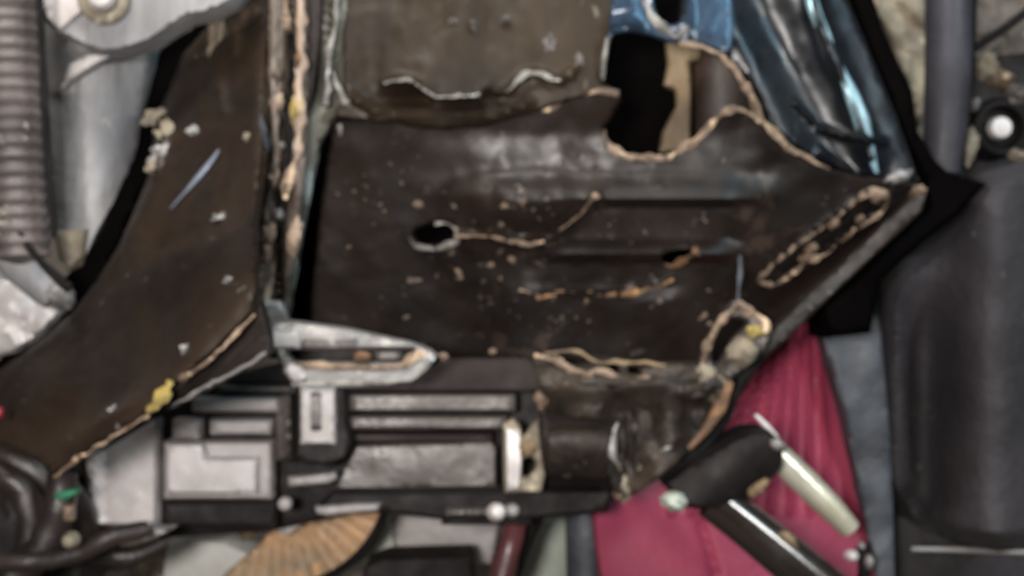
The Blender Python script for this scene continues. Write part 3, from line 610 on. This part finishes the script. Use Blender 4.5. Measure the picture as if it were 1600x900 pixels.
o = slab('light_panel', [(540, 880), (575, 840), (606, 812), (622, 870), (560, 884)], 1.22, 'sage', None, .02, 10, roll=3); tag(o, 'small pale panel beside the rim of the ribbed disc', 'panel')
o = tube('maroon_hose', [(806, 800, 1.06, 22), (800, 840, 1.06, 18), (788, 880, 1.06, 20), (776, 940, 1.06, 22)], 'maroon', None, 16, wob=.1); tag(o, 'glossy dark red hose hanging below the screws of the engine cover', 'hose')
o = tube('black_bracket_arm', [(838, 800, 1.09, 16), (825, 840, 1.09, 10), (806, 900, 1.09, 8)], 'rubber', None, 12); tag(o, 'thin black arm just right of the dark red hose', 'arm')
o = slab('green_grey_bin', [(822, 820), (900, 808), (905, 940), (808, 940)], lambda x, y: 1.24 + ((x - 850) / 60) ** 2 * .02, 'sage', None, .05, 10, roll=4, noise_amp=.003); tag(o, 'sage green container side between dark red hose and blue-grey post', 'container')
o = tube('blue_grey_post', [(912, 780, 1.16, 30), (916, 860, 1.16, 32), (918, 940, 1.16, 32)], 'slate', None, 16); tag(o, 'blue-grey post standing against the left edge of the crimson panel', 'post')

# bottom left tangle
for i, (pts, lab) in enumerate([([(-30, 730, .98, 20), (30, 760, .98, 22), (48, 820, .98, 22), (30, 930, .98, 22)], 'black hose dropping along the left border at the bottom'),
                    ([(96, 740, .97, 22), (92, 790, .97, 24), (70, 850, .97, 26), (20, 900, .97, 26)], 'black hose bending left under the rail tip'),
                    ([(-20, 880, .96, 16), (60, 876, .96, 15), (120, 866, .96, 15), (170, 840, .96, 16), (230, 826, .97, 12)], 'glossy brown-black hose curving right below the small bolt'),
                    ([(-20, 700, 1.0, 26), (60, 740, 1.0, 26), (120, 790, 1.02, 24), (140, 850, 1.04, 22), (200, 870, 1.04, 16), (260, 846, 1.05, 10)], 'thick dark hose behind the green clip')]):
    o = tube('black_hose', pts, 'hose_black', None, 16, wob=.14); tag(o, lab, 'hose', 'dark hoses in the bottom left corner')
o = slab('back_plate', [(-30, 640), (130, 720), (150, 860), (210, 880), (180, 940), (-30, 940)], 1.08, 'black_plastic', None, .02, 20, roll=3, noise_amp=.01, noise_sc=.03); tag(o, 'dark uneven plate behind the hoses in the bottom left corner', 'plate')
o = slab('green_clip', [(84, 772), (100, 766), (122, 764), (120, 772), (104, 780), (86, 780)], .94, 'green', None, .008, 6, roll=2); tag(o, 'small green clip below the tip of the rail', 'clip')
o = lathe('small_bolt', 110, 844, .93, [(13, -.004), (12, .003), (8, .006), (2, .007)], 'beige', None, 16); tag(o, 'small pale round bolt under the green clip', 'bolt')
o = slab('pale_tag', rect(98, 790, 114, 814), .945, 'bare_edge', None, .006, 7, roll=3); tag(o, 'small pale tag between green clip and bolt', 'tag')
o = lump('red_lens', 0, 645, .88, 6, 10, .004, 'redlamp', None, .2, 0, 2); tag(o, 'tiny red lens at the left border on the rail', 'lens')
o = slab('metal_scrap', [(180, 826), (240, 822), (276, 822), (262, 832), (230, 846), (190, 842)], .99, 'grey_metal', None, .008, 7, roll=3, noise_amp=.004, noise_sc=.05); tag(o, 'bright metal scrap just under the left pad of the engine cover', 'scrap')

# ------------------------------------------------------------------ right side: crimson panel, cushion, shock absorber
ribs = [([(1236 + k * 14 - 30, 480 + abs(k - 4) * 10), (1200 + k * 31 - 60, 800)], 7, .006) for k in range(-3, 6)]
o = slab('crimson_panel', [(1296, 455), (1200, 540), (1100, 640), (1000, 730), (924, 770), (930, 850), (944, 950), (1392, 950), (1352, 800), (1322, 640)], plane((1290, 470, 1.22), (930, 800, 1.12), (1380, 900, 1.18)), 'crimson', None, .02, 6, roll=4, rolld=.004,
         ridges=ribs + [([(1096, 820), (1120, 900)], 10, -.006)])
tag(o, 'crimson ribbed panel seen between the frame and the dark cushion', 'panel')
o = slab('trim_strip', [(1284, 520), (1370, 440), (1380, 560), (1392, 700), (1400, 960), (1380, 960), (1350, 800), (1318, 640)], 1.17, 'slate', None, .03, 14, roll=5, noise_amp=.005, noise_sc=.02); tag(o, 'blue-grey worn strip along the right edge of the crimson panel', 'trim strip')
def cush(x, y):
    return .05 * math.exp(-((x - 1560) / 80) ** 2) - .05 * math.exp(-((x - 1440) / 45) ** 2) * sstep(420, 560, y) * sstep(0, 80, 860 - y) + .02 * math.exp(-((x - 1400) / 30) ** 2)
o = slab('seat_cushion', [(1530, 270), (1640, 240), (1640, 850), (1560, 862), (1500, 852), (1440, 826), (1400, 760), (1384, 640), (1372, 470), (1400, 420), (1480, 350)], 1.16, 'cushion', None, .08, 9, relief=cush, roll=30, rolld=.03, noise_amp=.004, noise_sc=.008); tag(o, 'large dark grey padded cushion at the right border', 'cushion')
o = slab('floor_mat', [(1376, 800), (1640, 800), (1640, 960), (1376, 960)], 1.28, 'cushion', None, .03, 30, roll=4); tag(o, 'dark grey flat mat under the cushion', 'mat')
o = tube('thin_rod', [(1424, 858, 1.15, 4), (1520, 860, 1.15, 4.5), (1660, 866, 1.15, 5)], 'grey_metal', None, 10); tag(o, 'thin bright metal rod below the cushion at lower right', 'rod')

sk = thing('shock_absorber', 1130, 740, .98, 'black shock absorber with bright sleeve reaching to the lower right corner', 'shock absorber')
slab('mount_body', [(1034, 756), (1080, 722), (1134, 690), (1172, 674), (1200, 672), (1224, 692), (1222, 728), (1200, 756), (1168, 780), (1120, 800), (1070, 792)], lambda x, y: .97 + ((x + y * 1.2 - 2020) / 90) ** 2 * .012, 'black_plastic', sk, .05, 8, roll=7, rolld=.01)
tube('black_rod', [(1112, 778, .99, 34), (1160, 815, .99, 34), (1230, 872, .99, 36), (1330, 955, .99, 36)], 'gloss_black', sk, 24)
tube('silver_rod', [(1214, 712, 1.03, 22), (1260, 756, 1.03, 22), (1300, 796, 1.03, 20), (1330, 828, 1.03, 16)], 'chrome', sk, 24)
tube('rod_streak_bead', [(1180, 648, 1.0, 3), (1196, 664, 1.0, 5), (1214, 684, 1.0, 4)], 'white_metal', sk, 8, 5)  # pale bead painted as the highlight strip on the crimson panel
lump('mount_nut', 1054, 784, .955, 20, 14, .012, 'sage', sk, .4, -20, 5)
lump('mount_nut', 1214, 694, .955, 12, 9, .006, 'grey_metal', sk, .3, -30, 6)
lump('rust_flake', 1185, 762, .945, 20, 8, .006, 'tan', sk, .4, 40, 7)
lump('rust_flake', 1232, 842, .958, 18, 7, .005, 'tan', sk, .4, -40, 8)
lump('mount_nut', 1042, 700, .985, 12, 5, .005, 'grey_metal', sk, .3, 30, 9)
t = thing('small_clamp', 1340, 880, 1.1, 'small clamp with two pale bolts at the foot of the crimson panel', 'clamp')
tube('clamp_band', [(1346, 850, 1.12, 9), (1350, 880, 1.12, 10), (1346, 940, 1.12, 10)], 'rubber', t, 10)
lump('bolt', 1330, 868, 1.1, 11, 9, .008, 'white_metal', t, .2, 0, 1)
lump('bolt', 1345, 852, 1.1, 6, 6, .006, 'grey_metal', t, .2, 0, 2)
lump('bolt', 1358, 878, 1.1, 7, 12, .006, 'grey_metal', t, .2, 0, 3)

# upper right
o = tube('black_pipe', [(1482, -40, 1.14, 36), (1482, 80, 1.14, 36), (1478, 180, 1.14, 34), (1470, 270, 1.14, 28)], 'pipe_grey', None, 20); tag(o, 'dark grey upright pipe at the upper right between beige casting and pulley', 'pipe')
o = tube('black_post', [(1517, -40, 1.17, 10), (1514, 60, 1.17, 11), (1508, 140, 1.17, 12), (1494, 230, 1.17, 12), (1500, 290, 1.17, 14)], 'rubber', None, 12); tag(o, 'thin black strip along the right side of the dark grey pipe', 'strip')
o = tube('black_cable', [(1512, 84, 1.16, 6), (1540, 64, 1.16, 7), (1570, 44, 1.16, 7), (1620, 6, 1.16, 7)], 'rubber', None, 10); tag(o, 'black cable slanting up to the upper right corner', 'cable')
o = slab('beige_casting', [(1350, -30), (1446, -30), (1446, 170), (1436, 200), (1418, 130), (1390, 60)], 1.30, 'beige', None, .04, 8, roll=4, noise_amp=.015, noise_sc=.025); tag(o, 'rough beige casting left of the dark grey pipe', 'casting')
o = slab('grey_casting', [(1516, -30), (1640, -30), (1640, 100), (1590, 130), (1540, 120), (1514, 150)], 1.32, 'concrete', None, .04, 9, roll=4, noise_amp=.01, noise_sc=.03); tag(o, 'rough grey casting behind the cable in the upper right corner', 'casting')
t = thing('pulley', 1562, 200, 1.2, 'black pulley with a bright centre bolt at the right border', 'pulley')
lathe('pulley_rim', 1562, 200, 1.2, [(48, -.03), (48, 0), (42, .008), (34, .008), (28, -.004), (18, -.004), (4, -.004)], 'rubber', t, 36)
lathe('centre_bolt', 1562, 200, 1.19, [(18, -.004), (17, .004), (15, .006), (2, .0065)], 'white_metal', t, 24)
t = thing('bracket_cluster', 1570, 130, 1.22, 'knobbly beige bracket above the pulley', 'bracket')
for x, y, rx, ry, m in [(1540, 105, 16, 24, 'beige'), (1562, 124, 22, 14, 'bare_edge'), (1518, 166, 9, 12, 'grey_metal'), (1590, 150, 24, 18, 'mid_plastic'), (1512, 230, 12, 36, 'beige'), (1590, 245, 24, 10, 'beige'), (1420, 66, 10, 10, 'bare_edge')]:
    if x == 1420: continue
    lump('casting_lobe', x, y, 1.2, rx, ry, .015, m, t, .4, -20, x)
o = slab('dark_backing', [(1500, 90), (1640, 80), (1640, 290), (1480, 300)], 1.27, 'black_plastic', None, .02, 20, roll=3, noise_amp=.006); tag(o, 'dark backing plate behind the pulley', 'plate')
